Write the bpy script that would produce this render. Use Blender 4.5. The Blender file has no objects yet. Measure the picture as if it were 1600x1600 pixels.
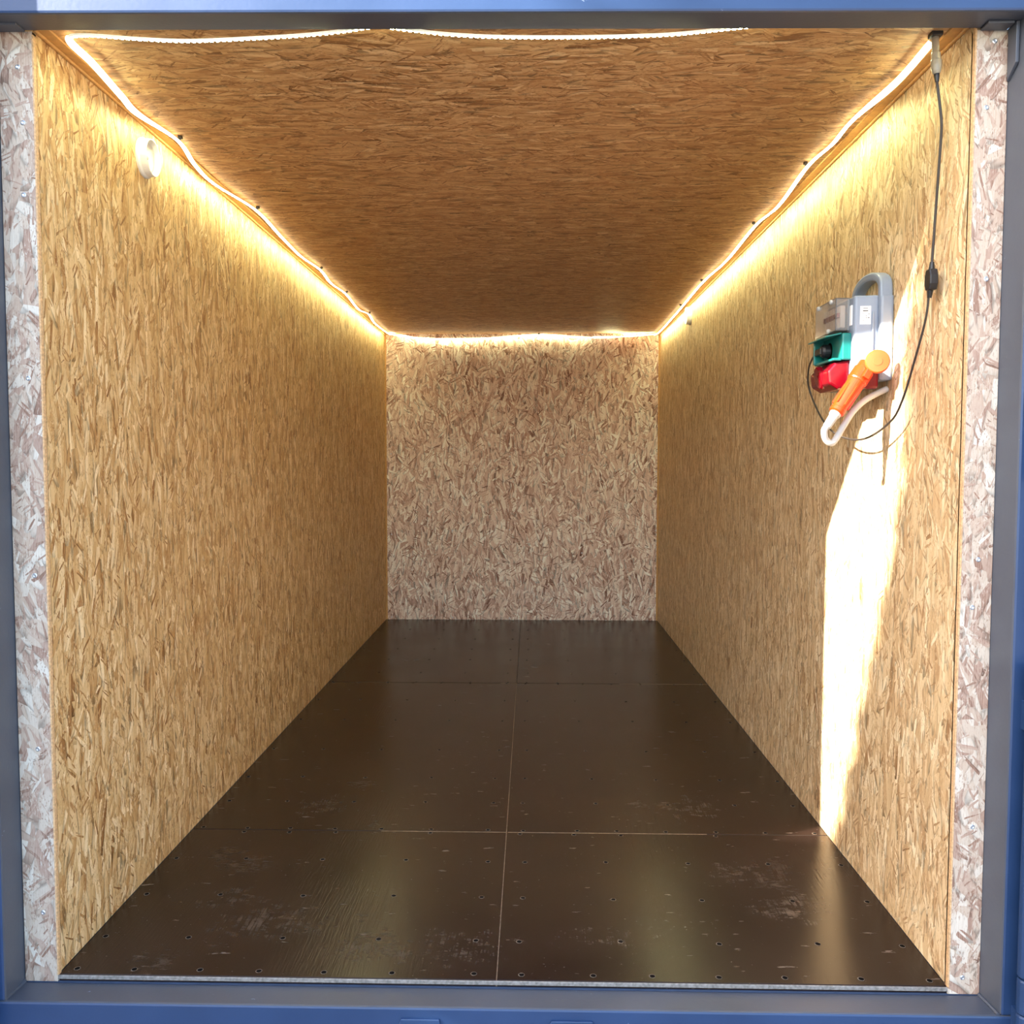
import bpy, bmesh, math, random
from mathutils import Vector, Matrix, Quaternion

random.seed(7)
S = bpy.context.scene
C = S.collection

# ------------------------------------------------------------------ camera
cam_d = bpy.data.cameras.new('camera'); cam = bpy.data.objects.new('camera', cam_d); C.objects.link(cam)
cam_d.sensor_width = 36.0; cam_d.lens = 36.0 * 1396.64 / 1600.0
cam_d.clip_start = 0.05; cam_d.clip_end = 300
r_ = Vector((0.99975971, 0.02187603, 0.00139784)); u_ = Vector((-0.00261103, 0.05552758, 0.99845374)); f_ = r_.cross(u_) * -1
m = Matrix((r_, u_, f_ * -1)).transposed().to_4x4(); m.translation = Vector((0.08352, -2.24334, 1.34055))
f_ = u_.cross(r_)
m = Matrix((r_, u_, f_ * -1)).transposed().to_4x4(); m.translation = Vector((0.08352, -2.24334, 1.34055))
cam.matrix_world = m
S.camera = cam

# ------------------------------------------------------------------ world, sun, exposure
SUN_DIR = Vector((1.0, 0.49, -0.593)).normalized()
w = bpy.data.worlds.new('world'); S.world = w; w.use_nodes = True
wn = w.node_tree; bg = wn.nodes['Background']
sky = wn.nodes.new('ShaderNodeTexSky'); sky.sky_type = 'NISHITA'; sky.sun_disc = False
sky.sun_elevation = math.asin(-SUN_DIR.z); sky.sun_rotation = math.atan2(-SUN_DIR.x, -SUN_DIR.y)
sky.air_density = 1.0; sky.dust_density = 1.5; sky.ozone_density = 1.0
wn.links.new(sky.outputs[0], bg.inputs[0]); bg.inputs[1].default_value = 0.95
sd = bpy.data.lights.new('sun', 'SUN'); sun = bpy.data.objects.new('sun', sd); C.objects.link(sun)
sd.energy = 32.0; sd.color = (1.0, 0.90, 0.76); sd.angle = math.radians(0.53)
sun.rotation_euler = SUN_DIR.to_track_quat('-Z', 'Y').to_euler(); sun.location = (-12, -8, 9)
vs = S.view_settings; vs.view_transform = 'Standard'; vs.look = 'None'; vs.gamma = 1.0; vs.use_curve_mapping = False
vs.exposure = 0.03
LED_FACE = 88.0
LED_BODY = 4.0
S.cycles.max_bounces = 8; S.cycles.diffuse_bounces = 4; S.cycles.glossy_bounces = 4; S.cycles.transmission_bounces = 8
S.cycles.sample_clamp_indirect = 8.0; S.cycles.adaptive_threshold = 0.03

W = 2.3049; HW = W / 2; H = 2.4129; L = 5.3014

# ------------------------------------------------------------------ material helpers
def lin(r, g, b):
    f = lambda c: (c / 255) / 12.92 if c / 255 <= 0.04045 else ((c / 255 + 0.055) / 1.055) ** 2.4
    return (f(r), f(g), f(b), 1.0)

class NT:
    def __init__(s, name):
        s.m = bpy.data.materials.new(name); s.m.use_nodes = True; s.t = s.m.node_tree
        s.p = s.t.nodes['Principled BSDF']
    def n(s, t, **k):
        o = s.t.nodes.new(t)
        for a, v in k.items(): setattr(o, a, v)
        return o
    def l(s, a, b): s.t.links.new(a, b)
    def val(s, sock, v):
        if hasattr(v, 'is_linked'): s.l(v, sock)
        else: sock.default_value = v
    def math(s, op, a, b=None, c=None, clamp=False):
        o = s.n('ShaderNodeMath', operation=op, use_clamp=clamp); s.val(o.inputs[0], a)
        if b is not None: s.val(o.inputs[1], b)
        if c is not None: s.val(o.inputs[2], c)
        return o.outputs[0]
    def vmath(s, op, a, b=None):
        o = s.n('ShaderNodeVectorMath', operation=op); s.val(o.inputs[0], a)
        if b is not None: s.val(o.inputs[1], b)
        return o.outputs[0]
    def mix(s, f, a, b):
        o = s.n('ShaderNodeMix', data_type='FLOAT'); s.val(o.inputs[0], f); s.val(o.inputs[2], a); s.val(o.inputs[3], b); return o.outputs[0]
    def mixc(s, f, a, b, bt='MIX'):
        o = s.n('ShaderNodeMix', data_type='RGBA', blend_type=bt); s.val(o.inputs[0], f); s.val(o.inputs[6], a); s.val(o.inputs[7], b); return o.outputs[2]
    def noise(s, v, scale, detail=2.0, rough=0.5, dim='3D'):
        o = s.n('ShaderNodeTexNoise', noise_dimensions=dim); s.l(v, o.inputs['Vector']); o.inputs['Scale'].default_value = scale
        o.inputs['Detail'].default_value = detail; o.inputs['Roughness'].default_value = rough; return o.outputs[0]
    def ramp(s, f, stops, interp='LINEAR'):
        o = s.n('ShaderNodeValToRGB'); s.l(f, o.inputs[0]); cr = o.color_ramp; cr.interpolation = interp
        while len(cr.elements) < len(stops): cr.elements.new(0.5)
        for e, (p, c) in zip(cr.elements, stops): e.position = p; e.color = c
        return o.outputs[0]
    def smooth(s, x, a, b):
        o = s.n('ShaderNodeMapRange', interpolation_type='SMOOTHSTEP'); s.val(o.inputs[0], x); o.inputs[1].default_value = a; o.inputs[2].default_value = b
        return o.outputs[0]
    def bump(s, h, dist, strength=1.0):
        o = s.n('ShaderNodeBump'); o.inputs['Strength'].default_value = strength; o.inputs['Distance'].default_value = dist
        s.l(h, o.inputs['Height']); s.l(o.outputs[0], s.p.inputs['Normal'])

def paint(name, col, rough=0.5, var=0.12, metal=0.0, scale=25.0, spec=0.5, **kw):
    """plain coloured surface with a little procedural variation"""
    t = NT(name); pos = t.n('ShaderNodeNewGeometry').outputs['Position']
    nz = t.noise(pos, scale, 3)
    dark = tuple(c * (1 - var) for c in col[:3]) + (1,); lite = tuple(min(1, c * (1 + var)) for c in col[:3]) + (1,)
    t.l(t.ramp(nz, [(0.3, dark), (0.7, lite)]), t.p.inputs['Base Color'])
    t.p.inputs['Roughness'].default_value = rough; t.p.inputs['Metallic'].default_value = metal
    t.p.inputs['Specular IOR Level'].default_value = spec
    for k, v in kw.items(): t.p.inputs[k.replace('_', ' ')].default_value = v
    return t.m

def steel_paint(name, col):
    t = NT(name); pos = t.n('ShaderNodeNewGeometry').outputs['Position']
    a = t.noise(pos, 4.0, 4); b = t.noise(pos, 90.0, 2)
    c = t.ramp(a, [(0.25, tuple(x * 0.82 for x in col[:3]) + (1,)), (0.75, tuple(x * 1.12 for x in col[:3]) + (1,))])
    # small chips and pale scuffs
    st = t.noise(pos, 28.0, 5, 0.65); chip = t.smooth(st, 0.71, 0.74)
    c = t.mixc(t.math('MULTIPLY', chip, 0.55), c, lin(150, 165, 190))
    t.l(c, t.p.inputs['Base Color']); t.l(t.math('MULTIPLY_ADD', a, 0.25, 0.28), t.p.inputs['Roughness'])
    t.bump(b, 0.0006, 0.4)
    return t.m

def osb(name, ai, bi, pal, seed, layers, grain=0.10, edge_dark=0.55, rough=0.55, bumpd=0.0012, hue=None):
    """oriented strand board: overlapping layers of long flat chips laid at varied angles (a, b = in-plane axes, b along the strands)"""
    t = NT(name); pos = t.n('ShaderNodeNewGeometry').outputs['Position']
    sp = t.n('ShaderNodeSeparateXYZ'); t.l(pos, sp.inputs[0])
    cb = t.n('ShaderNodeCombineXYZ'); t.l(sp.outputs[ai], cb.inputs[0]); t.l(sp.outputs[bi], cb.inputs[1])
    base = t.vmath('ADD', cb.outputs[0], (seed * 3.7, seed * 5.1, 0))
    wz = t.n('ShaderNodeTexNoise', noise_dimensions='2D'); t.l(base, wz.inputs['Vector']); wz.inputs['Scale'].default_value = 7.0; wz.inputs['Detail'].default_value = 1.0
    wv = t.vmath('SCALE', t.vmath('SUBTRACT', wz.outputs[1], (0.5, 0.5, 0.5))); wv.node.inputs[3].default_value = 0.016
    base = t.vmath('ADD', base, wv)
    V = E = G = None
    for i, (mw, ml, spread, cw, cl, thr, lo, hi) in enumerate(layers):
        # patches of board, each with its own strand direction ...
        mv = t.vmath('ADD', t.vmath('MULTIPLY', base, (1 / mw, 1 / ml, 1.0)), (seed * 11.3 + i * 17.7, i * 9.1, 0))
        v0 = t.n('ShaderNodeTexVoronoi', voronoi_dimensions='2D', feature='F1'); t.l(mv, v0.inputs['Vector']); v0.inputs['Scale'].default_value = 1.0
        s0 = t.n('ShaderNodeSeparateColor'); t.l(v0.outputs['Color'], s0.inputs[0])
        loc = t.vmath('MULTIPLY', t.vmath('SUBTRACT', mv, v0.outputs['Position']), (mw, ml, 0))
        ro = t.n('ShaderNodeVectorRotate', rotation_type='Z_AXIS'); t.l(loc, ro.inputs[0])
        t.l(t.math('MULTIPLY', t.math('SUBTRACT', s0.outputs[0], 0.5), math.radians(spread) * 2), ro.inputs['Angle'])
        # ... filled with long flakes
        sc = t.vmath('ADD', t.vmath('MULTIPLY', ro.outputs[0], (1 / cw, 1 / cl, 1.0)), t.vmath('MULTIPLY', v0.outputs['Color'], (91.0, 73.0, 0.0)))
        v1 = t.n('ShaderNodeTexVoronoi', voronoi_dimensions='2D', feature='F1', distance='CHEBYCHEV' if i % 2 else 'EUCLIDEAN'); t.l(sc, v1.inputs['Vector']); v1.inputs['Scale'].default_value = 1.0
        se = t.n('ShaderNodeSeparateColor'); t.l(v1.outputs['Color'], se.inputs[0])
        ed = t.smooth(v1.outputs['Distance'], 0.85, 0.45)
        val = t.math('MULTIPLY_ADD', se.outputs[0], hi - lo, lo)
        if V is None: V, E = val, ed
        else:
            k = t.math('GREATER_THAN', se.outputs[1], thr)
            V = t.mix(k, V, val); E = t.mix(k, E, ed)
    gs = t.vmath('MULTIPLY', base, (330.0, 16.0, 1.0)); G = t.noise(gs, 1.0, 2, 0.6, '2D')
    f = t.math('ADD', V, t.math('MULTIPLY', t.math('SUBTRACT', G, 0.5), grain * 4), clamp=True)
    col = t.ramp(f, pal)
    ck = t.math('SUBTRACT', 1.0, t.math('MULTIPLY', t.math('SUBTRACT', 1.0, E), edge_dark))
    col = t.mixc(1.0, col, t.ramp(ck, [(0, (0, 0, 0, 1)), (1, (1, 1, 1, 1))]), 'MULTIPLY')
    fs = t.vmath('MULTIPLY', base, (260.0, 90.0, 1.0))
    fine = t.noise(fs, 1.0, 1, 0.5, '2D'); speck = t.smooth(fine, 0.62, 0.72); lite = t.smooth(fine, 0.36, 0.27)
    crumb = t.smooth(t.noise(base, 14.0, 2, 0.5, '2D'), 0.42, 0.62)      # crumbly areas between the long flakes
    col = t.mixc(t.math('MULTIPLY', speck, t.math('MULTIPLY_ADD', crumb, 0.55, 0.2)), col, pal[0][1])
    col = t.mixc(t.math('MULTIPLY', lite, t.math('MULTIPLY_ADD', crumb, 0.45, 0.1)), col, pal[-1][1])
    t.l(col, t.p.inputs['Base Color']); t.p.inputs['Roughness'].default_value = rough; t.p.inputs['Specular IOR Level'].default_value = 0.3
    t.bump(G, bumpd, 0.5)
    return t.m

PAL_WALL = [(0.0, lin(138, 92, 50)), (0.12, lin(184, 140, 88)), (0.45, lin(206, 168, 114)), (0.75, lin(218, 184, 134)), (1.0, lin(238, 210, 164))]
PAL_PALE = [(0.0, lin(152, 112, 72)), (0.12, lin(192, 155, 112)), (0.45, lin(213, 182, 138)), (0.75, lin(224, 197, 156)), (1.0, lin(240, 220, 184))]  # right wall boards: paleness from skylight is put into the chip colours
PAL_CEIL = [(0.0, lin(128, 86, 50)), (0.14, lin(176, 128, 82)), (0.5, lin(194, 150, 102)), (0.85, lin(206, 164, 116)), (1.0, lin(220, 184, 136))]
PAL_BACK = [(0.0, lin(124, 82, 66)), (0.14, lin(196, 156, 138)), (0.45, lin(228, 200, 184)), (0.75, lin(240, 222, 206)), (1.0, lin(254, 247, 236))]
PAL_EDGE = [(0.0, lin(136, 104, 88)), (0.15, lin(170, 142, 126)), (0.45, lin(188, 168, 150)), (0.75, lin(196, 181, 165)), (1.0, lin(212, 203, 190))]
LAY_WALL = [(.08, .22, 7, .015, .15, 0, .1, .9), (.06, .14, 16, .015, .12, .5, 0, 1), (.045, .09, 45, .012, .08, .76, .1, 1), (.04, .06, 60, .005, .06, .90, 0, .2)]
LAY_BACK = [(.09, .20, 12, .019, .17, 0, .1, .9), (.08, .16, 26, .018, .14, .42, 0, 1), (.06, .11, 70, .017, .10, .68, .1, 1), (.06, .09, 80, .007, .09, .86, 0, .3)]
LAY_EDGE = [(.04, .06, 40, .010, .04, 0, .1, .9), (.06, .12, 25, .018, .10, .48, 0, 1), (.05, .09, 60, .020, .08, .66, .1, 1), (.04, .05, 80, .005, .05, .88, 0, .25)]
M = {}
M['osb_left'] = osb('osb_side_left', 1, 2, PAL_WALL, 1.0, LAY_WALL)
M['osb_right'] = osb('osb_side_right', 1, 2, PAL_PALE, 2.3, LAY_WALL)
M['osb_ceil'] = osb('osb_ceiling', 1, 0, PAL_CEIL, 3.1, LAY_WALL, bumpd=0.0008)
M['osb_back'] = osb('osb_back', 0, 2, PAL_BACK, 4.7, LAY_BACK, edge_dark=0.6)
M['osb_edge'] = osb('osb_strip', 0, 2, PAL_EDGE, 5.9, LAY_EDGE, edge_dark=0.45)
M['osb_cut'] = paint('osb_cut_edge', lin(205, 165, 120), 0.8, 0.25, scale=160)
M['batten'] = paint('pale_batten', lin(196, 146, 84), 0.55, 0.12, scale=60)
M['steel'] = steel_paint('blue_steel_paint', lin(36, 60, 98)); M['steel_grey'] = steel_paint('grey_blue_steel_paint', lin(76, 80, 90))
M['shell'] = paint('container_shell', lin(70, 82, 105), 0.5)
M['steel_blue'] = M['steel']
M['filler'] = paint('joint_filler', lin(124, 106, 88), 0.8, 0.35, scale=80)
M['dark_joint'] = paint('dark_joint', lin(50, 40, 33), 0.8, 0.3, scale=80)
M['alu'] = paint('worn_edge_strip', lin(138, 134, 130), 0.55, 0.35, metal=0.3, scale=120)
M['screw'] = paint('zinc_screw', lin(205, 208, 215), 0.3, 0.1, metal=0.8)
M['hole'] = paint('screw_recess', lin(14, 11, 9), 0.9, spec=0.05)
M['rim'] = paint('chipped_rim', lin(128, 114, 100), 0.7, 0.6, scale=160, spec=0.2)
M['white'] = paint('white_plastic', lin(236, 232, 224), 0.4, 0.03)
M['grey'] = paint('grey_blue_plastic', lin(132, 143, 160), 0.42, 0.03)
M['grey_d'] = paint('dark_grey_plastic', lin(112, 108, 104), 0.5, 0.06)
M['teal'] = paint('teal_plastic', lin(12, 112, 108), 0.3, 0.06)
M['red'] = paint('red_plastic', lin(106, 5, 20), 0.2, 0.08)
M['orange'] = paint('orange_plastic', lin(224, 58, 14), 0.32, 0.05)
M['orange_l'] = paint('pale_orange_cap', lin(220, 86, 26), 0.4, 0.05)
M['black'] = paint('black_rubber', lin(30, 29, 32), 0.42, 0.1)
M['cable'] = paint('dark_cable', lin(52, 44, 40), 0.5, 0.1)
M['gcable'] = paint('grey_cable', lin(186, 182, 176), 0.5, 0.05)
M['breaker'] = paint('breaker_body', lin(206, 184, 160), 0.5, 0.06)
M['lever'] = paint('breaker_lever', lin(128, 62, 40), 0.45, 0.1)
M['label'] = paint('white_label', lin(246, 246, 246), 0.5, 0.02)
M['ink'] = paint('label_print', lin(90, 90, 96), 0.6, 0.05)
M['clip'] = paint('dark_clip', lin(48, 44, 40), 0.5, 0.1)
M['ground'] = paint('concrete_yard', lin(150, 143, 134), 0.9, 0.15, scale=3)
M['bark'] = paint('bark', lin(88, 70, 56), 0.9, 0.3, scale=12)
M['needles'] = paint('spruce_needles', lin(52, 74, 44), 0.7, 0.3, scale=2)
t = NT('clear_plastic'); t.p.inputs['Base Color'].default_value = (0.95, 0.96, 0.98, 1); t.p.inputs['Roughness'].default_value = 0.06
t.p.inputs['Transmission Weight'].default_value = 0.92; t.p.inputs['IOR'].default_value = 1.3; M['clear'] = t.m
t = NT('translucent_connector'); t.p.inputs['Base Color'].default_value = lin(186, 176, 156); t.p.inputs['Roughness'].default_value = 0.35
t.p.inputs['Transmission Weight'].default_value = 0.35; M['milky'] = t.m
def emis(name, col, s, base=(0.9, 0.88, 0.82, 1)):
    t = NT(name); t.p.inputs['Base Color'].default_value = base
    t.p.inputs['Emission Color'].default_value = col; t.p.inputs['Emission Strength'].default_value = s; t.p.inputs['Roughness'].default_value = 0.4
    return t.m
LEDC = (0.96, 0.95, 0.50, 1)
M['led'] = emis('led_light', LEDC, LED_FACE)
M['sleeve'] = emis('lit_silicone_sleeve', (1.0, 0.93, 0.62, 1), LED_BODY)

M['sleeve_dim'] = emis('clear_silicone_sleeve', (1.0, 0.93, 0.62, 1), 0.45)

def floor_mat():
    t = NT('brown_film_faced_plywood'); pos = t.n('ShaderNodeNewGeometry').outputs['Position']
    wob = t.noise(pos, 1.3, 2); 
    st = t.vmath('MULTIPLY', pos, (1.0, 0.06, 1.0)); st = t.vmath('ADD', st, t.vmath('MULTIPLY', wob, (0.05, 0.0, 0.0)))
    gr = t.noise(st, 150.0, 2, 0.6); big = t.noise(pos, 2.2, 4, 0.55)
    c = t.ramp(big, [(0.3, lin(32, 22, 19)), (0.7, lin(44, 31, 27))])
    # foot-worn dust: smears and short pale scuffs, mostly by the entrance
    sx = t.n('ShaderNodeSeparateXYZ'); t.l(pos, sx.inputs[0])
    near = t.math('SUBTRACT', 1.0, t.smooth(sx.outputs[1], 0.6, 3.0))
    smear = t.math('MULTIPLY', t.smooth(t.noise(pos, 2.6, 3, 0.6), 0.58, 0.76), t.smooth(t.noise(t.vmath('MULTIPLY', pos, (1, 3.0, 1)), 26.0, 5, 0.75), 0.44, 0.74))
    scf = t.noise(t.vmath('MULTIPLY', pos, (1.0, 3.6, 1.0)), 11.0, 4, 0.6); scuff = t.smooth(scf, 0.665, 0.72)
    sp = t.smooth(t.noise(pos, 95.0, 2, 0.5), 0.72, 0.77)
    d = t.math('MAXIMUM', t.math('MULTIPLY', smear, 0.38), t.math('MAXIMUM', t.math('MULTIPLY', scuff, 0.5), t.math('MULTIPLY', sp, 0.25)))
    d = t.math('MULTIPLY', d, t.math('MULTIPLY_ADD', near, 0.85, 0.15))
    # dusty footprints: each patch has its own place and size on the boards
    streak = t.math('MULTIPLY', t.smooth(t.noise(t.vmath('MULTIPLY', pos, (1, 1.8, 1)), 16.0, 6, 0.8), 0.44, 0.70), t.smooth(gr, 0.35, 0.6))
    wand = t.math('MULTIPLY', t.noise(pos, 9.0, 3, 0.6), 1.5)
    for (cx, cy, rx, ry, k) in ((-.68, .27, .20, .13, .6), (-.86, .42, .22, .10, .35), (.88, .40, .17, .14, .7), (.80, .62, .20, .16, .4), (-.10, .16, .22, .16, .38), (.30, .22, .25, .12, .25), (-.36, .13, .2, .09, .4), (-.75, 1.15, .16, .2, .3), (.72, 1.15, .2, .2, .3)):
        q = t.n('ShaderNodeVectorMath', operation='LENGTH'); t.l(t.vmath('MULTIPLY', t.vmath('SUBTRACT', pos, (cx, cy, 0)), (1 / rx, 1 / ry, 0)), q.inputs[0])
        d = t.math('MAXIMUM', d, t.math('MULTIPLY', t.math('MULTIPLY', t.smooth(t.math('ADD', q.outputs['Value'], t.math('SUBTRACT', wand, 0.75)), 1.1, -0.2), streak), k * .8))
    c = t.mixc(d, c, lin(150, 132, 118))
    t.l(c, t.p.inputs['Base Color'])
    t.l(t.math('ADD', t.math('MULTIPLY_ADD', big, 0.12, 0.19), t.math('MULTIPLY', d, 0.5)), t.p.inputs['Roughness'])
    pm = t.smooth(t.noise(pos, 1.1, 2), 0.42, 0.6)
    t.bump(t.math('MULTIPLY', gr, pm), 0.0014, 0.5)
    t.p.inputs['Specular IOR Level'].default_value = 0.30
    return t.m
M['floor'] = floor_mat()

# ------------------------------------------------------------------ mesh helpers
class MB:
    def __init__(s): s.v = []; s.f = []; s.mi = []; s.k = 0
    def add(s, vs, fs):
        o = len(s.v); s.v += [tuple(v) for v in vs]; s.f += [tuple(i + o for i in f) for f in fs]; s.mi += [s.k] * len(fs); return s
    def box(s, x0, x1, y0, y1, z0, z1):
        return s.add([(x0, y0, z0), (x1, y0, z0), (x1, y1, z0), (x0, y1, z0), (x0, y0, z1), (x1, y0, z1), (x1, y1, z1), (x0, y1, z1)],
                     [(3, 2, 1, 0), (4, 5, 6, 7), (0, 1, 5, 4), (1, 2, 6, 5), (2, 3, 7, 6), (3, 0, 4, 7)])
    def obox(s, c, ax, ay, az, hx, hy, hz):
        c, ax, ay, az = Vector(c), Vector(ax).normalized(), Vector(ay).normalized(), Vector(az).normalized()
        vs = [c + ax * hx * i + ay * hy * j + az * hz * k for k in (-1, 1) for (i, j) in ((-1, -1), (1, -1), (1, 1), (-1, 1))]
        return s.add(vs, [(3, 2, 1, 0), (4, 5, 6, 7), (0, 1, 5, 4), (1, 2, 6, 5), (2, 3, 7, 6), (3, 0, 4, 7)])
    def prism(s, poly, axis, a, b):
        """poly: 2-D points in the other two axes (cyclic order), extruded from a to b along axis"""
        def mk(p, q): 
            l = list(p); l.insert(axis, q); return tuple(l)
        n = len(poly); vs = [mk(p, a) for p in poly] + [mk(p, b) for p in poly]
        fs = [tuple(range(n - 1, -1, -1)), tuple(range(n, 2 * n))] + [(i, (i + 1) % n, n + (i + 1) % n, n + i) for i in range(n)]
        return s.add(vs, fs)
    def lathe(s, prof, org, axis, n=24):
        """prof: (radius, height) along axis"""
        z = Vector(axis).normalized(); x = z.orthogonal().normalized(); y = z.cross(x); org = Vector(org)
        vs = []; fs = []
        for r, h in prof:
            for i in range(n):
                a = 2 * math.pi * i / n; vs.append(org + z * h + (x * math.cos(a) + y * math.sin(a)) * r)
        for j in range(len(prof) - 1):
            for i in range(n): fs.append((j * n + i, j * n + (i + 1) % n, (j + 1) * n + (i + 1) % n, (j + 1) * n + i))
        fs.append(tuple(range(n - 1, -1, -1))); k = (len(prof) - 1) * n; fs.append(tuple(range(k, k + n)))
        return s.add(vs, fs)
    def tube(s, pts, r, n=8):
        pts = [Vector(p) for p in pts]; rr = r if isinstance(r, (list, tuple)) else [r] * len(pts)
        vs = []; fs = []; up = None
        for i, p in enumerate(pts):
            tg = (pts[min(i + 1, len(pts) - 1)] - pts[max(i - 1, 0)]).normalized()
            up = tg.orthogonal().normalized() if up is None else (up - tg * up.dot(tg)).normalized()
            sd = tg.cross(up)
            for k in range(n):
                a = 2 * math.pi * k / n; vs.append(p + (up * math.cos(a) + sd * math.sin(a)) * rr[i])
        for i in range(len(pts) - 1):
            for k in range(n): fs.append((i * n + k, i * n + (k + 1) % n, (i + 1) * n + (k + 1) % n, (i + 1) * n + k))
        fs.append(tuple(range(n - 1, -1, -1))); q = (len(pts) - 1) * n; fs.append(tuple(range(q, q + n)))
        return s.add(vs, fs)
    def mesh(s, name):
        me = bpy.data.meshes.new(name); me.from_pydata(s.v, [], s.f); me.update()
        bm = bmesh.new(); bm.from_mesh(me); bmesh.ops.recalc_face_normals(bm, faces=bm.faces); bm.to_mesh(me); bm.free()
        return me
    def build(s, name, mats, parent=None, bevel=0.0, smooth=False, seg=2):
        me = s.mesh(name)
        for mm in (mats if isinstance(mats, (list, tuple)) else [mats]): me.materials.append(M[mm])
        if s.k: me.polygons.foreach_set('material_index', s.mi)
        if smooth: me.polygons.foreach_set('use_smooth', [True] * len(me.polygons))
        o = bpy.data.objects.new(name, me); C.objects.link(o); child(o, parent)
        if bevel:
            b = o.modifiers.new('bevel', 'BEVEL'); b.width = bevel; b.segments = seg; b.limit_method = 'ANGLE'; b.angle_limit = math.radians(40)
        return o

WORLD_LOC = {}
def wloc(o):
    p = Vector((0, 0, 0))
    while o is not None: p = p + o.location; o = o.parent
    return p
def child(o, parent):
    if parent is None: return
    o.parent = parent; o.matrix_parent_inverse = Matrix.Identity(4); o.location = Vector(o.location) - wloc(parent)
def tag(o, label, cat, group=None, kind=None):
    o['label'] = label; o['category'] = cat
    if group: o['group'] = group
    if kind: o['kind'] = kind
    return o
def empty(name, loc):
    o = bpy.data.objects.new(name, None); C.objects.link(o); o.location = loc; o.empty_display_size = 0.1; return o
def place(name, me, loc, parent):
    o = bpy.data.objects.new(name, me); C.objects.link(o); o.location = loc; child(o, parent); return o
def spline(pts, n=10):
    """Catmull-Rom through the points"""
    P = [Vector(p) for p in pts]; P = [P[0] * 2 - P[1]] + P + [P[-1] * 2 - P[-2]]; out = []
    for i in range(1, len(P) - 2):
        for k in range(n):
            t = k / n; a, b, c, d = P[i - 1], P[i], P[i + 1], P[i + 2]
            out.append(0.5 * ((2 * b) + (c - a) * t + (2 * a - 5 * b + 4 * c - d) * t * t + (3 * b - a - 3 * c + d) * t ** 3))
    out.append(P[-2]); return out

# ------------------------------------------------------------------ the setting: shell, panels
T = 0.018; GAP = 0.0012
def panels_1d(total0, total1, cuts): 
    e = [total0] + cuts + [total1]; return list(zip(e[:-1], e[1:]))

g = MB().box(-30, 30, -32, 30, -0.30, -0.20).build('ground', 'ground'); tag(g, 'grey concrete yard that the container stands on', 'ground', kind='structure')

wl = MB().box(-HW - .085, -HW - T - .001, .019, L + .08, -0.16, H + .08).build('wall_left', 'shell')
tag(wl, 'left side wall lined with golden strand board panels', 'wall', kind='structure')
for a, b in panels_1d(0.0, L, [1.25 * .92, 2.5 * .92, 3.75 * .92]):
    MB().box(-HW - T, -HW, a + .00004, b - .00004, 0.001, H).build('strand_board', 'osb_left', wl)
wr = MB().box(HW + T + .001, HW + .085, .019, L + .08, -0.16, H + .08).build('wall_right', 'shell')
tag(wr, 'right side wall of strand board with a streak of sunlight', 'wall', kind='structure')
for a, b in panels_1d(0.0, L, [1.25 * .92, 2.5 * .92, 3.75 * .92]):
    MB().box(HW, HW + T, a + .00004, b - .00004, 0.001, H).build('strand_board', 'osb_right', wr)
wb = MB().box(-HW - .085, HW + .085, L + T + .001, L + .08, -0.16, H + .08).build('wall_back', 'shell')
tag(wb, 'back end wall of pinkish strand board', 'wall', kind='structure')
for a, b in panels_1d(-HW + .012, HW - .012, [0.13]):
    MB().box(a + .0005, b - .0005, L, L + T, 0.001, H).build('strand_board', 'osb_back', wb)
for x0 in (-HW, HW - .012):     # pale corner gap strips seen beside the back panels
    MB().box(x0, x0 + .012, L - .004, L + T, 0.001, H).build('corner_strip', 'batten', wb)
ce = MB().box(-HW - .085, HW + .085, 0.0, L + .08, H + T + .001, H + .16).build('ceiling', 'shell')
tag(ce, 'ceiling of brown strand board panels edged by the light strip', 'ceiling', kind='structure')
CUT = [0.62, 1.80, 2.98, 4.12]
for i, (a, b) in enumerate(panels_1d(0.0, L, CUT)):
    ga = .001 if i == 4 else .0001; gb = .001 if i == 3 else .0001
    MB().box(-HW, HW, a + ga, b - gb, H, H + T).build('strand_board', 'osb_ceil', ce)

MB().box(-HW + .04, HW - .04, 4.119, 4.121, H - .0006, H + .004).build('joint_strip', 'batten', ce)

fl = MB().box(-HW - .085, HW + .085, 0.0, L + .08, -0.16, -T - .001).build('floor', 'shell')
tag(fl, 'dark brown film faced plywood floor with rows of screws', 'floor', kind='structure')
fy = [0.003, 0.930, 3.122, L]; g2 = .0012; g3 = (0, .0028, .0042)
for j in range(3):
    for x0, x1 in ((-HW + .001, -g2 - .004), (g2 - .004, HW - .001)):
        MB().box(x0, x1, fy[j] + (g3[j] if j else 0), fy[j + 1] - (g3[j + 1] if j < 2 else 0), -T, 0.0).build('plywood_board', 'floor', fl, bevel=.0008, seg=1)
jf = [MB().box(-g2 - .004, g2 - .004, 0.003, 3.11, -T, -.0010), MB().box(-g2 - .004, g2 - .004, 3.13, L, -T, -.006),
      MB().box(-.46, -.006, .930 - g3[1], .930 + g3[1], -T, -.0004), MB().box(0, .72, .930 - g3[1], .930 + g3[1], -T, -.0004),
      MB().box(.62, 1.15, 3.122 - g3[2], 3.122 + g3[2], -T, -.0006), MB().box(-.10, -.004, 3.122 - g3[2], 3.122 + g3[2], -T, -.0006)]
dj = [MB().box(-1.15, -.46, .930 - g3[1], .930 + g3[1], -T, -.0016), MB().box(.72, 1.15, .930 - g3[1], .930 + g3[1], -T, -.0016),
      MB().box(-1.15, -.10, 3.122 - g3[2], 3.122 + g3[2], -T, -.0016), MB().box(.0, .62, 3.122 - g3[2], 3.122 + g3[2], -T, -.0016)]
for q in dj: q.build('joint_strip', 'dark_joint', fl)
for q in jf: q.build('joint_strip', 'filler', fl)
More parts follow.
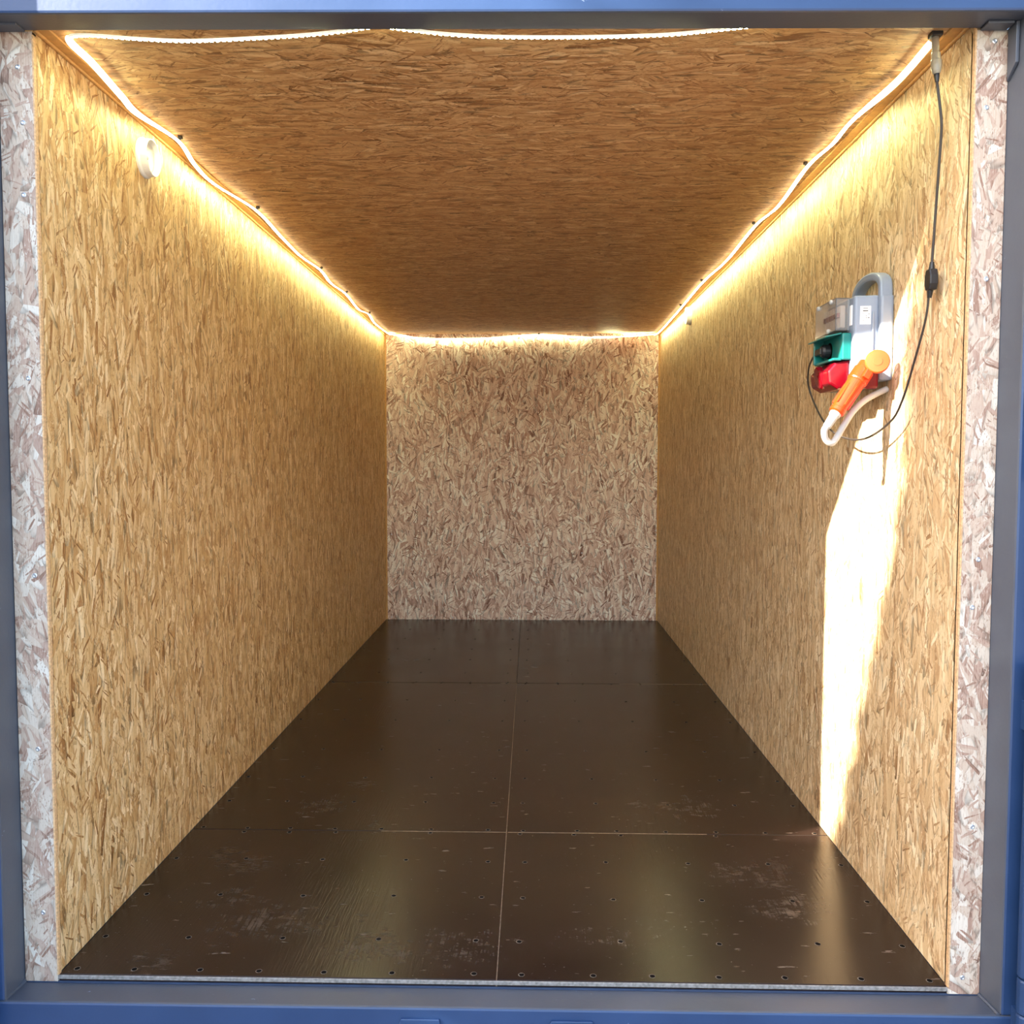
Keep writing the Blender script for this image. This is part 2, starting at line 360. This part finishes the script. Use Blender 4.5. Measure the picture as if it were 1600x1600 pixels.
MB().box(-HW, HW, -.002, .0028, -.012, -.0015).build('edge_strip', 'alu', fl, bevel=.001, seg=1)

# screws of the floor
sb = MB(); sb.lathe([(.0086, 0.0), (.0086, .0005), (.0074, .0008), (.0070, .0003)], (0, 0, 0), (0, 0, 1), 10); sb.k = 1
sb.lathe([(.0072, 0.0002), (.0072, .0009)], (0.0003, -.0008, 0), (0, 0, 1), 10)
sme = sb.mesh('floor_screw'); sme.materials.append(M['rim']); sme.materials.append(M['hole']); sme.polygons.foreach_set('material_index', sb.mi)
cols = (-1.115, -.883, -.615, -.337, -.063, .058, .337, .615, .883, 1.115)
dense = (-1.12, -.96, -.79, -.625, -.455, -.285, -.066, .053, .246, .402, .576, .747, .94, 1.11)
for y in (.193, .442, .691, 1.206, 1.48, 1.852, 2.33, 2.72, 3.376, 3.755, 4.10, 4.47, 4.84):
    for x in cols: place('screw', sme, (x + random.uniform(-.007, .007), y + random.uniform(-.005, .005), 0.0), fl)
for y in (.0275, .9465, .9135, 3.108, 3.137, 5.24):
    for x in dense:
        if y in (.9135, 3.137) and random.random() < .25: continue
        place('screw', sme, (x + random.uniform(-.009, .009), y + random.uniform(-.003, .003), 0.0), fl)
# screws of the back wall and of the front strips
sb = MB(); sb.lathe([(.0062, 0.0), (.0062, .0012), (.0040, .0022), (.0022, .0014)], (0, 0, 0), (0, -1, 0), 10)
wme = sb.mesh('wall_screw'); wme.materials.append(M['screw'])
for x, z in ((-.771, 1.97), (-.115, 1.97), (.51, 1.97), (-.589, 1.4545), (-.098, 1.39), (.5106, 1.407), (-.5855, .7616), (-.102, .7685), (.51, .575), (-1.103, .727), (-1.107, .020), (-.587, .0176), (-.1015, .015), (1.129, 1.263), (1.134, .767), (1.13, 1.97), (-1.105, 1.41)):
    place('screw', wme, (x, L, z), wb)

# ------------------------------------------------------------------ steel door frame and strand board edge strips
XL, XR, YF = -1.240, 1.233, -0.09
lz = lambda x: 2.3935 - 0.0072 * x
lt = MB().prism([(XL - .12, lz(XL)), (XR + .12, lz(XR)), (XR + .12, 2.62), (XL - .12, 2.62)], 1, YF, -.001)
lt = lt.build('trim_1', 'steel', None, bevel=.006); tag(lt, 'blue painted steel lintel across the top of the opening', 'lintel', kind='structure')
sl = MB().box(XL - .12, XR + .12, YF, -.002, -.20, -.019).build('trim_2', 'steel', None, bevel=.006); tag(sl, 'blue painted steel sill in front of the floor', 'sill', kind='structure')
for x0, x1 in ((-.249, -.137), (.126, .245)):
    MB().prism([(x0, -.075), (x1, -.075), (x1 - .006, -.046), (x0 + .01, -.046)], 1, YF - .006, YF + .001).build('weld_plate', 'steel', sl, bevel=.002)
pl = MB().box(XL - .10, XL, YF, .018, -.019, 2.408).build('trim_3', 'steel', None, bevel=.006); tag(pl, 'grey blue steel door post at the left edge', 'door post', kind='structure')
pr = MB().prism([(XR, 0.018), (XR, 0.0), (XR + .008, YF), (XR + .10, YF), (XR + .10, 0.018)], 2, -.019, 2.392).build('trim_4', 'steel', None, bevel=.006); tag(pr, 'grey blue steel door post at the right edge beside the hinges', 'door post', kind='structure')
for s, post in ((1, pr), (-1, pl)):
    xr = XR if s > 0 else XL
    zt = lz(xr) - .0005
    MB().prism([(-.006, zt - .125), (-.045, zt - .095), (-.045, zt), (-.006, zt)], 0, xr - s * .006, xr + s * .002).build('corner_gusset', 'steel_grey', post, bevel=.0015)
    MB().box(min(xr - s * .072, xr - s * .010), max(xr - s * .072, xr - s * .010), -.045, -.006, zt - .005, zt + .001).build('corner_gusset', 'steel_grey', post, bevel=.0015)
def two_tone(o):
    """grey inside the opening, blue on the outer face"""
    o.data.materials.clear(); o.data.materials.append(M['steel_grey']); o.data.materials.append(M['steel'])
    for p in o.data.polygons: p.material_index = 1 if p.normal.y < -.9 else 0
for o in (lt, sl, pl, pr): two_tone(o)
# weld seams at the sill corners
for s in (1, -1):
    xr = XR if s > 0 else XL
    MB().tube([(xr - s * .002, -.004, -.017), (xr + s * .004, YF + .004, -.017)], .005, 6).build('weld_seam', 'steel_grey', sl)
for nm, s, lab in (('trim_5', -1, 'pale strand board strip covering the left wall edge'), ('trim_6', 1, 'pale strand board strip covering the right wall edge')):
    a, b = sorted((s * HW, s * 1.2385 if s < 0 else 1.2325))
    o = MB().box(a, b, -.0015, .018, -.0185, 2.401 if s < 0 else 2.384).build(nm, ['osb_edge'], None, bevel=.001, seg=1)
    o.location.y = 0; tag(o, lab, 'edge strip', kind='structure')
    MB().box(s * HW - .0008, s * HW + .0032, -.0022, .01, 0.0, 2.392).build('cut_edge', 'osb_cut', o)
    zs = (.167, .60, 1.05, 1.55, 2.004, 2.18, 2.315) if s < 0 else (.026, .42, .98, 1.10, 1.79, 2.20, 2.357)
    for i, z in enumerate(zs): place('screw', wme, (s * 1.19 + random.uniform(-.008, .012), -.0013, z), o)
# ceiling corner battens
k = 7
for s in (-1, 1):
    o = MB().box(min(s * HW, s * (HW - .0095)), max(s * HW, s * (HW - .0095)), 0.002, L - .001, H - .012, H).build('trim_%d' % k, 'batten', None, bevel=.003)
    tag(o, 'slim wooden batten in the %s ceiling corner' % ('left' if s < 0 else 'right'), 'batten', kind='structure'); k += 1
    o = MB().box(min(s * (HW - .010), s * (HW - .038)), max(s * (HW - .010), s * (HW - .038)), 0.002, L - .001, H - .006, H).build('trim_%d' % k, 'batten', None, bevel=.001)
    tag(o, 'flat pale strip on the ceiling along the %s wall' % ('left' if s < 0 else 'right'), 'batten', kind='structure'); k += 1

# ------------------------------------------------------------------ door leaves, folded right back
def door(s, lab):
    hx = XR + .045 if s > 0 else XL - .045
    root = empty('container_door', (hx, -.13, -.15))
    x0, x1 = hx + s * .035, hx + s * 1.18
    fr = MB()
    fr.box(min(x0, x1), max(x0, x1), -.205, -.15, -.15, -.05); fr.box(min(x0, x1), max(x0, x1), -.205, -.15, 2.52, 2.60)
    for xa in (x0, x1 - s * .07): fr.box(min(xa, xa + s * .07), max(xa, xa + s * .07), -.205, -.15, -.05, 2.52)
    fr.build('frame', 'steel', root, bevel=.004)
    n = 5; wv = (abs(x1 - x0) - .14) / n; p = []
    for i in range(n):
        b = min(x0, x1) + .07 + i * wv
        p += [(b, -.165), (b + wv * .15, -.165), (b + wv * .3, -.2), (b + wv * .8, -.2), (b + wv * .95, -.165)]
    p.append((max(x0, x1) - .07, -.165)); q = [(a, b + .004) for a, b in reversed(p)]
    MB().prism(p + q, 2, -.05, 2.52).build('corrugated_panel', 'steel', root)
    for xx in (x0 + s * .45, x0 + s * .85):
        MB().tube([(xx, -.232, -.12), (xx, -.232, 2.56)], .014, 10).build('lock_rod', 'screw', root, smooth=True)
        for z in (.02, 1.2, 2.45): MB().box(xx - .03, xx + .03, -.25, -.20, z - .025, z + .025).build('rod_bracket', 'steel', root, bevel=.003)
    for z0, z1 in ((-.14, .012), (.014, .100), (.104, .772), (.778, .862), (1.30, 1.42), (1.424, 1.50), (2.10, 2.22), (2.224, 2.32)):
        MB().lathe([(.017, z0 - .13 + .13), (.0205, z0 + .004), (.0205, z1 - .004), (.017, z1)], (hx, -.13, 0), (0, 0, 1), 16).build('hinge_knuckle', 'steel', root, smooth=False)
    for z in (.06, .82, 1.46, 2.27):
        MB().box(min(hx, x0 + s * .06), max(hx, x0 + s * .06), -.152, -.145, z - .035, z + .035).build('hinge_strap', 'steel', root)
        MB().box(hx - .012, hx + .012, -.125, YF + .002, z - .12, z - .05).build('hinge_lug', 'steel', root)
    return tag(root, lab, 'container door')
door(1, 'blue steel container door folded back at the right edge, only its hinge showing')
door(-1, 'blue steel container door folded back beyond the left post')

# ------------------------------------------------------------------ LED light strip
led = empty('led_light_strip', (0, .03, H))
tag(led, 'glowing warm white light strip running round the ceiling edge', 'light strip')
nf, nl0, nl, nb, nbr, nr, nr0 = (0, .25, -.97), (.55, -.1, -.82), (-.45, 0, -.9), (0, .62, -.78), (0, .1, 1), (.45, 0, -.9), (-.55, -.1, -.8)
PTS = [((.80, .012, 2.4095), nf), ((.68, .012, 2.4085), nf), ((.57, .013, 2.3995), nf), ((.4425, .014, 2.3885), nf), ((.3482, .014, 2.3845), nf), ((.19, .014, 2.3825), nf), ((0, .014, 2.3850), nf), ((-.126, .014, 2.3925), nf),
       ((-.205, .012, 2.4005), nf), ((-.297, .010, 2.4095), nf), ((-.385, .012, 2.4010), nf), ((-.477, .014, 2.3935), nf), ((-.605, .014, 2.387), nf), ((-.766, .014, 2.382), nf), ((-.895, .014, 2.388), nf), ((-1.024, .016, 2.3985), nf),
       ((-1.083, .045, 2.401), nl0), ((-1.082, .163, 2.394), nl0), ((-1.1006, .37, 2.392), nl0), ((-1.105, .485, 2.386), (.1, 0, -1)), ((-1.085, .742, 2.397), nl), ((-1.107, .95, 2.386), nl),
       ((-1.1125, 1.155, 2.384), nl), ((-1.078, 1.555, 2.397), nl), ((-1.09, 1.98, 2.392), nl), ((-1.1, 2.37, 2.392), nl), ((-1.083, 2.72, 2.397), nl), ((-1.098, 3.05, 2.390), nl), ((-1.0885, 3.42, 2.397), nl),
       ((-1.107, 3.93, 2.388), nl), ((-1.085, 4.2, 2.397), nl), ((-1.1045, 4.55, 2.390), nl), ((-1.098, 5.1, 2.396), nl), ((-1.07, 5.255, 2.399), (0, -.2, 1)), ((-.98, 5.268, 2.392), nb),
       ((-.884, 5.271, 2.3755), nb), ((-.67, 5.271, 2.3655), nb), ((-.296, 5.271, 2.370), nb), ((.141, 5.271, 2.3995), nb), ((.45, 5.271, 2.380), nb), ((.70, 5.268, 2.379), (0, -.6, .4)), ((.875, 5.262, 2.384), nbr), ((1.06, 5.25, 2.397), nbr),
       ((1.105, 5.10, 2.389), nr), ((1.1042, 4.365, 2.391), nr), ((1.0987, 3.915, 2.393), nr), ((1.085, 3.09, 2.397), nr), ((1.095, 2.5, 2.39), nr), ((1.08, 1.8355, 2.397), nr), ((1.0905, 1.4977, 2.389), nr),
       ((1.067, 1.036, 2.397), nr), ((1.076, .80, 2.393), nr), ((1.070, .60, 2.394), nr), ((1.09, .32, 2.392), nr0), ((1.0845, .09, 2.394), nr0)]
cp = spline([p for p, _ in PTS], 10); cn = spline([n for _, n in PTS], 10)
def ribbon(hw, z0, z1, i0=0, i1=None):
    mb = MB(); P, N = cp[i0:i1], cn[i0:i1]; vs = []; fs = []
    for i, p in enumerate(P):
        tg = (P[min(i + 1, len(P) - 1)] - P[max(i - 1, 0)]).normalized(); n = N[i] - tg * N[i].dot(tg); n.normalize(); b = tg.cross(n)
        vs += [p + b * hw + n * z0, p - b * hw + n * z0, p - b * hw + n * z1, p + b * hw + n * z1]
    for i in range(len(P) - 1):
        for k2 in range(4): fs.append((i * 4 + k2, i * 4 + (k2 + 1) % 4, i * 4 + 4 + (k2 + 1) % 4, i * 4 + 4 + k2))
    fs += [(0, 1, 2, 3), tuple(len(vs) - 4 + q for q in (3, 2, 1, 0))]
    return mb.add(vs, fs)
ribbon(.0062, -.0030, .0026, 0, 158).build('sleeve', 'sleeve_dim', led)
ribbon(.0090, -.0030, .0026, 157).build('sleeve', 'sleeve', led)
ib = next(i for i, p in enumerate(cp) if p.y > 5.26); ie = next(i for i in range(ib, len(cp)) if cp[i].x > .72)
ribbon(.0055, .0026, .0031, 162, ib + 1).build('light_band', 'led', led)
ribbon(.0018, .0026, .0031, ib, ie + 1).build('light_band', 'led', led)
ribbon(.0055, .0026, .0031, ie).build('light_band', 'led', led)
# single diodes, readable on the run behind the lintel
dm = MB(); acc = 0.0; last = cp[0]
for i in range(1, 162):
    seg = (cp[i] - cp[i - 1]); L_ = seg.length; d = 0.015 - acc
    while d < L_:
        p = cp[i - 1] + seg * (d / L_); tg = seg.normalized(); n = cn[i] - tg * cn[i].dot(tg); n.normalize(); b = tg.cross(n)
        dm.obox(p + n * .0032, tg, b, n, .0035, .0042, .0008); d += 0.015
    acc = L_ - (d - 0.015)
o = dm.build('diodes', 'led', led); o['kind'] = 'stuff'
for x, y, dx in ((-1.085, .742, 1), (-1.078, 1.555, 1), (-1.083, 2.72, 1), (-1.0885, 3.42, 1), (-1.085, 4.2, 1), (1.067, 1.036, -1), (1.08, 1.8355, -1), (1.085, 3.09, -1), (1.0987, 3.915, -1), (.141, 5.262, 0)):
    q = MB(); q.box(x + dx * .008 - .006, x + dx * .008 + .006, y - .008, y + .008, H - .009, H); q.box(x - .010, x + .010, y - .004, y + .004, H - .0125, H - .009)
    q.build('clip', 'clip', led, bevel=.001, seg=1)

# ------------------------------------------------------------------ round air vents
def vent(x, y, z, s, lab, R=.062):
    root = empty('air_vent', (x, y, z - R)); ax = (s, 0, 0)
    MB().lathe([(R, 0.0), (R, .006), (R * .97, .009), (R * .93, .012), (R * .91, .030), (R * .895, .032), (R * .86, .031), (R * .74, .020), (R * .70, .004)], (x, y, z), ax, 40).build('ring', 'white', root, smooth=False)
    MB().lathe([(R * .84, .004), (R * .82, .018), (R * .60, .0125), (R * .3, .0095), (R * .1, .0085)], (x, y, z), ax, 40).build('disc', 'white', root, smooth=True)
    MB().lathe([(R * .09, .008), (R * .09, .012), (R * .05, .0145)], (x, y, z), ax, 14).build('centre_bolt', 'gcable', root)
    return tag(root, lab, 'vent')
vent(-HW, .632, 2.305, 1, 'round white air vent on the left wall under the light strip')
vent(HW, 3.87, 2.328, -1, 'small distant white air vent high on the right wall', R=.062)

# ------------------------------------------------------------------ power distribution box on the right wall
px = empty('power_distribution_box', (HW, .575, 1.56))
tag(px, 'grey power distribution box with carry handle on the right wall', 'power box')
BX, FX = HW - .0005, 1.112     # back plate depth range
ya, yb, za, zb = .445, .70, 1.585, 1.838
# back plate with arched carry handle (one outline with an opening)
outer = [(ya, za), (ya, 1.845)]; inner = []
yc = (ya + yb) / 2
for i in range(13):
    a = math.pi * (1 - i / 12); outer.append((yc + .1275 * math.cos(a), 1.845 + .072 * math.sin(a) ** .8))
outer += [(yb, za)]
MB().prism([(ya, za), (ya, zb), (yb, zb), (yb, za)], 0, FX, BX).build('back_plate', 'grey', px, bevel=.008)
hp = [(FX + .018, ya + .018, 1.80), (FX + .018, ya + .016, 1.845)]
for i in range(1, 12):
    a = math.pi * (1 - i / 12); hp.append((FX + .018, yc + .1115 * math.cos(a), 1.850 + .058 * math.sin(a) ** .75))
hp += [(FX + .018, yb - .016, 1.845), (FX + .018, yb - .018, 1.80)]
hb = MB(); vs = []; fs = []; hps = spline(hp, 4)
for i, p in enumerate(hps):
    tg = (hps[min(i + 1, len(hps) - 1)] - hps[max(i - 1, 0)]).normalized(); b = tg.cross(Vector((1, 0, 0))).normalized()
    for (u, v) in ((-.019, -.012), (-.019, .012), (.019, .012), (.019, -.012)): vs.append(p + Vector((u, 0, 0)) + b * v)
for i in range(len(hps) - 1):
    for k2 in range(4): fs.append((i * 4 + k2, i * 4 + (k2 + 1) % 4, i * 4 + 4 + (k2 + 1) % 4, i * 4 + 4 + k2))
fs += [(0, 1, 2, 3), tuple(len(vs) - 4 + q for q in (3, 2, 1, 0))]
hb.add(vs, fs).build('carry_handle', 'grey', px, bevel=.006)
body = MB().prism([(FX + .002, .462), (1.046, .470), (1.043, .480), (1.043, .688), (FX + .002, .694)], 2, za - .005, zb).build('body', 'grey', px, bevel=.006)
# type label on the side that faces the entrance
sy = lambda x: .462 + (FX + .002 - x) * (.008 / (FX + .002 - 1.046))
lb = MB(); vs = []
x0, x1, z0, z1 = 1.0600, 1.0905, 1.752, 1.806
lb.add([(x0, sy(x0) - .0008, z0), (x1, sy(x1) - .0008, z0), (x1, sy(x1) - .0008, z1), (x0, sy(x0) - .0008, z1), (x0, sy(x0) + .001, z0), (x1, sy(x1) + .001, z0), (x1, sy(x1) + .001, z1), (x0, sy(x0) + .001, z1)],
       [(0, 1, 2, 3), (7, 6, 5, 4), (0, 4, 5, 1), (1, 5, 6, 2), (2, 6, 7, 3), (3, 7, 4, 0)])
lab = lb.build('type_label', 'label', px); lab['label'] = 'small white printed type label'
for (a, b, c, d) in ((.0085, .022, .046, .0478), (.0075, .0225, .038, .0415), (.006, .010, .031, .0325), (.0125, .0135, .030, .0325), (.023, .027, .029, .031), (.006, .009, .025, .0262), (.011, .014, .025, .0262),
                     (.016, .0185, .024, .0262), (.006, .0095, .018, .0192), (.0115, .0145, .018, .0192), (.0165, .020, .0175, .0195), (.0225, .0265, .0175, .021), (.006, .013, .011, .012), (.006, .0115, .006, .007), (.014, .019, .0065, .0075)):
    xa, xb = x0 + a, x0 + b
    MB().box(xa, xb, sy(xb) - .0013, sy(xa) - .0007, z0 + c, z0 + d).build('print_mark', 'ink', lab)
# raised rib down the side
MB().box(1.094, 1.099, .459, .468, 1.60, 1.79).build('side_rib', 'grey', px, bevel=.002)
# breaker bay: dark recess frame, row of breakers, clear hinged cover
bay = MB().box(1.036, 1.0445, .508, .684, 1.735, 1.832).build('breaker_bay', 'grey_d', px, bevel=.002)
for i in range(6):
    y = .528 + i * .0235
    br = MB().box(1.022, 1.037, y, y + .0215, 1.752, 1.818).build('breaker', 'breaker', px, bevel=.001, seg=1)
    MB().box(1.014, 1.023, y + .006, y + .0155, 1.782, 1.797).build('lever', 'lever', br, bevel=.001, seg=1)
MB().box(1.0405, 1.0445, .484, .505, 1.752, 1.812).build('marking_strip', 'label', px, bevel=.001, seg=1)
cv = MB()
cv.box(.998, 1.0005, .500, .690, 1.738, 1.836); cv.box(1.0005, 1.040, .500, .5025, 1.738, 1.836); cv.box(1.0005, 1.040, .6875, .690, 1.738, 1.836)
cv.box(1.0005, 1.040, .5025, .6875, 1.8335, 1.836); cv.box(1.0005, 1.040, .5025, .6875, 1.738, 1.7405)
cvo = cv.build('clear_cover', 'clear', px)
for y in (.535, .655): MB().lathe([(.007, 0), (.007, .006), (.004, .008)], (.9985, y, 1.829), (-1, 0, 0), 12).build('latch', 'gcable', cvo)
MB().lathe([(.007, 0), (.007, .005), (.004, .007)], (.9985, .560, 1.744), (-1, 0, 0), 12).build('latch', 'gcable', cvo)
# teal mains socket with its lid up
so = MB(); so.box(1.016, 1.0445, .488, .675, 1.650, 1.7305)
so = so.build('mains_socket', 'teal', px, bevel=.004)
MB().lathe([(.026, 0), (.026, -.001), (.022, -.0012)], (1.0155, .60, 1.688), (1, 0, 0), 24).build('socket_well', 'hole', so)
q = MB(); q.add([(1.016, .495, 1.7275), (1.016, .668, 1.7275), (.968, .668, 1.717), (.968, .495, 1.717), (1.016, .495, 1.7325), (1.016, .668, 1.7325), (.968, .668, 1.722), (.968, .495, 1.722)],
      [(3, 2, 1, 0), (4, 5, 6, 7), (0, 1, 5, 4), (1, 2, 6, 5), (2, 3, 7, 6), (3, 0, 4, 7)])
q.build('lid', 'teal', so, bevel=.002)
q = MB(); q.box(.985, 1.016, .655, .668, 1.652, 1.728); q.box(.990, 1.016, .492, .668, 1.648, 1.656)
q.build('shroud', 'teal', so, bevel=.002)
# red three-phase socket below
rs = MB().prism([(1.046, 1.652), (1.000, 1.643), (.978, 1.618), (.982, 1.580), (1.010, 1.563), (1.046, 1.566)], 1, .500, .672)
# prism axis 1 lists (x, z)
rs = rs.build('three_phase_socket', 'red', px, bevel=.007)
MB().lathe([(.036, 0), (.036, .010), (.031, .014), (.010, .016)], (.990, .59, 1.606), (-1, 0, -.25), 28).build('hinged_cap', 'red', rs, smooth=False)
MB().box(1.046, 1.118, .478, .690, 1.566, 1.588).build('base_rail', 'grey_d', px, bevel=.004)
MB().box(1.050, 1.112, .446, .505, 1.560, 1.612).build('inlet_collar', 'red', px, bevel=.008)

# ------------------------------------------------------------------ orange plug with its cable
pg = empty('three_phase_plug', (1.06, .43, 1.61))
tag(pg, 'bright orange plug with flip cap hanging below the power box', 'plug')
A = Vector((1.062, .432, 1.612)); B = Vector((.9735, .400, 1.488)); ax = (B - A); ln = ax.length
MB().lathe([(.024, -.022), (.0265, -.020), (.0265, .000), (.0295, .002), (.0300, .040), (.0285, .044), (.0265, .046), (.0215, ln - .012), (.0225, ln - .010), (.0220, ln), (.017, ln + .004)], A, ax, 28).build('plug_body', 'orange', pg, smooth=False)
for i in range(6):
    a = i * math.pi / 3; z = ax.normalized(); xx = z.orthogonal().normalized(); yy = z.cross(xx); d = xx * math.cos(a) + yy * math.sin(a)
    MB().obox(A + z * (ln * .64) + d * .0238, z, d, z.cross(d), .035, .0025, .0030).build('grip_rib', 'orange', pg, bevel=.001, seg=1)
MB().lathe([(.0165, 0), (.0165, .012), (.0135, .016), (.0120, .050), (.0125, .052), (.0110, .055)], B, ax, 20).build('gland', 'gcable', pg)
cpn = Vector((1.083, .385, 1.633)); cd = Vector((-.25, -1, .12)).normalized()
cap = MB().lathe([(.031, -.010), (.034, -.008), (.034, .004), (.0315, .0065), (.016, .0075)], cpn, cd, 32).build('flip_cap', 'orange_l', pg, smooth=False)
MB().lathe([(.0135, .0072), (.0135, .0086), (.012, .0088)], cpn, cd, 24).build('embossed_ring', 'orange_l', cap)
MB().obox((1.058, .392, 1.598), (.5, 0, .85), (0, 1, 0), (.85, 0, -.5), .014, .008, .010).build('cap_hinge', 'orange', pg, bevel=.002)
E1 = B + ax.normalized() * .05
gc = spline([E1, E1 + ax.normalized() * .018, E1 + Vector((-.002, .006, -.040)), E1 + Vector((.022, .015, -.048)), (1.005, .425, 1.452), (1.035, .44, 1.492), (1.075, .46, 1.525), (1.118, .475, 1.548), (1.150, .48, 1.562)], 8)
MB().tube(gc, .0095, 12).build('cable', 'gcable', pg, smooth=True)

# ------------------------------------------------------------------ power lead of the light strip
pc = empty('power_lead', (1.13, .14, 1.42))
tag(pc, 'thin dark power lead looping from the ceiling corner to the teal socket', 'power cord')
con = MB().lathe([(.0090, 0), (.0092, .036), (.0112, .040), (.0116, .056), (.0132, .060), (.0132, .072), (.0105, .086), (.0075, .092)], (1.090, .078, 2.402), (.03, -.09, -1), 18).build('strip_connector', 'milky', pc)
con['label'] = 'translucent plastic connector'
MB().lathe([(.0060, .070), (.0066, .098), (.0045, .112)], (1.090, .078, 2.402), (.03, -.09, -1), 12).build('plug_tip', 'black', pc)
MB().box(1.076, 1.104, .062, .090, H - .010, H + .001).build('end_cap', 'clip', pc, bevel=.002)
cord = [(1.092, .0690, 2.300), (1.098, .0668, 2.2556), (1.108, .0702, 2.1943), (1.112, .0799, 2.1506), (1.116, .098, 2.0692), (1.12, .1163, 1.9862), (1.122, .1324, 1.8764), (1.122, .136, 1.846)]
MB().tube(spline(cord, 8), .0036, 8).build('upper_cord', 'cable', pc, smooth=True)
hx = MB(); c0 = Vector((1.124, .140, 1.817)); hz_ = Vector((0, .10, -1)).normalized()
prof = [(-.018, .010), (-.018, -.012), (-.0115, -.027), (.0115, -.027), (.018, -.012), (.018, .010), (.0115, .027), (-.0115, .027)]
hx.add([(c0.x - .011, c0.y + a + b * .10 * -1 * 0, c0.z + b) for a, b in prof] + [(c0.x + .011, c0.y + a, c0.z + b) for a, b in prof],
       [tuple(range(7, -1, -1)), tuple(range(8, 16))] + [(i, (i + 1) % 8, 8 + (i + 1) % 8, 8 + i) for i in range(8)])
hx.build('inline_adapter', 'black', pc, bevel=.003)
MB().lathe([(.0085, 0), (.0055, .022)], (1.123, .138, 1.840), (0, -.1, 1), 10).build('strain_relief', 'black', pc)
MB().lathe([(.0085, 0), (.0055, .022)], (1.123, .143, 1.793), (0, .15, -1), 10).build('strain_relief', 'black', pc)
cord = [(1.122, .146, 1.785), (1.12, .1595, 1.7163), (1.115, .2048, 1.6211), (1.11, .2692, 1.5142), (1.105, .3416, 1.4556), (1.088, .495, 1.4122), (1.07, .6635, 1.4289), (1.06, .7947, 1.4864), (1.04, .8749, 1.589), (1.02, .8279, 1.6499), (1.005, .735, 1.683), (.992, .645, 1.688)]
MB().tube(spline(cord, 10), .0032, 8).build('lower_cord', 'cable', pc, smooth=True)
q = MB(); q.lathe([(.019, 0), (.021, .004), (.021, .020), (.016, .028)], (1.016, .60, 1.688), (-1, 0, 0), 20); q.obox((.992, .622, 1.688), (0, 1, 0), (0, 0, 1), (1, 0, 0), .028, .010, .008)
q.build('mains_plug', 'black', pc, bevel=.002)

# ------------------------------------------------------------------ spruce outside, whose crown shades the near part of the entrance
t0 = 9.0; apex_y, apex_z = -.50 - t0 * .49, 3.80 + t0 * .593
base = Vector((1.1524 - t0, apex_y, -.20))
sp = empty('spruce_tree', base); tag(sp, 'tall dense spruce standing in the yard left of the entrance, out of view', 'tree')
MB().tube([(base.x, base.y, -.22), (base.x, base.y, apex_z * .5), (base.x, base.y, apex_z - .2)], [.16, .09, .015], 10).build('trunk', 'bark', sp)
fo = MB(); slope = 2.9; vs = []; fs = []
for i in range(22000):
    z = .5 + (apex_z - .5) * (1 - math.sqrt(random.random())); R0 = max(.02, (apex_z - z) / slope) + .17 * min(1, max(0, (z - t0 * .593 - 1.75) / .25)) + .55 * max(0, .30 + t0 * .593 - z); a = random.uniform(0, 2 * math.pi)
    rr = R0 * (random.uniform(.35, 1.0) ** .5) ; c = Vector((base.x + rr * math.cos(a), base.y + rr * math.sin(a), z - .05 * rr))
    out = Vector((math.cos(a), math.sin(a), -.35)).normalized(); sdv = Vector((-math.sin(a), math.cos(a), random.uniform(-.6, .6))).normalized()
    ln_ = random.uniform(.10, .22); wd = random.uniform(.05, .11); k0 = len(vs)
    vs += [c - out * ln_, c + sdv * wd, c + out * ln_ * .5, c - sdv * wd]; fs.append((k0, k0 + 1, k0 + 2, k0 + 3))
me = bpy.data.meshes.new('foliage'); me.from_pydata([tuple(v) for v in vs], [], fs); me.materials.append(M['needles'])
o = bpy.data.objects.new('foliage', me); C.objects.link(o); child(o, sp); o['kind'] = 'stuff'
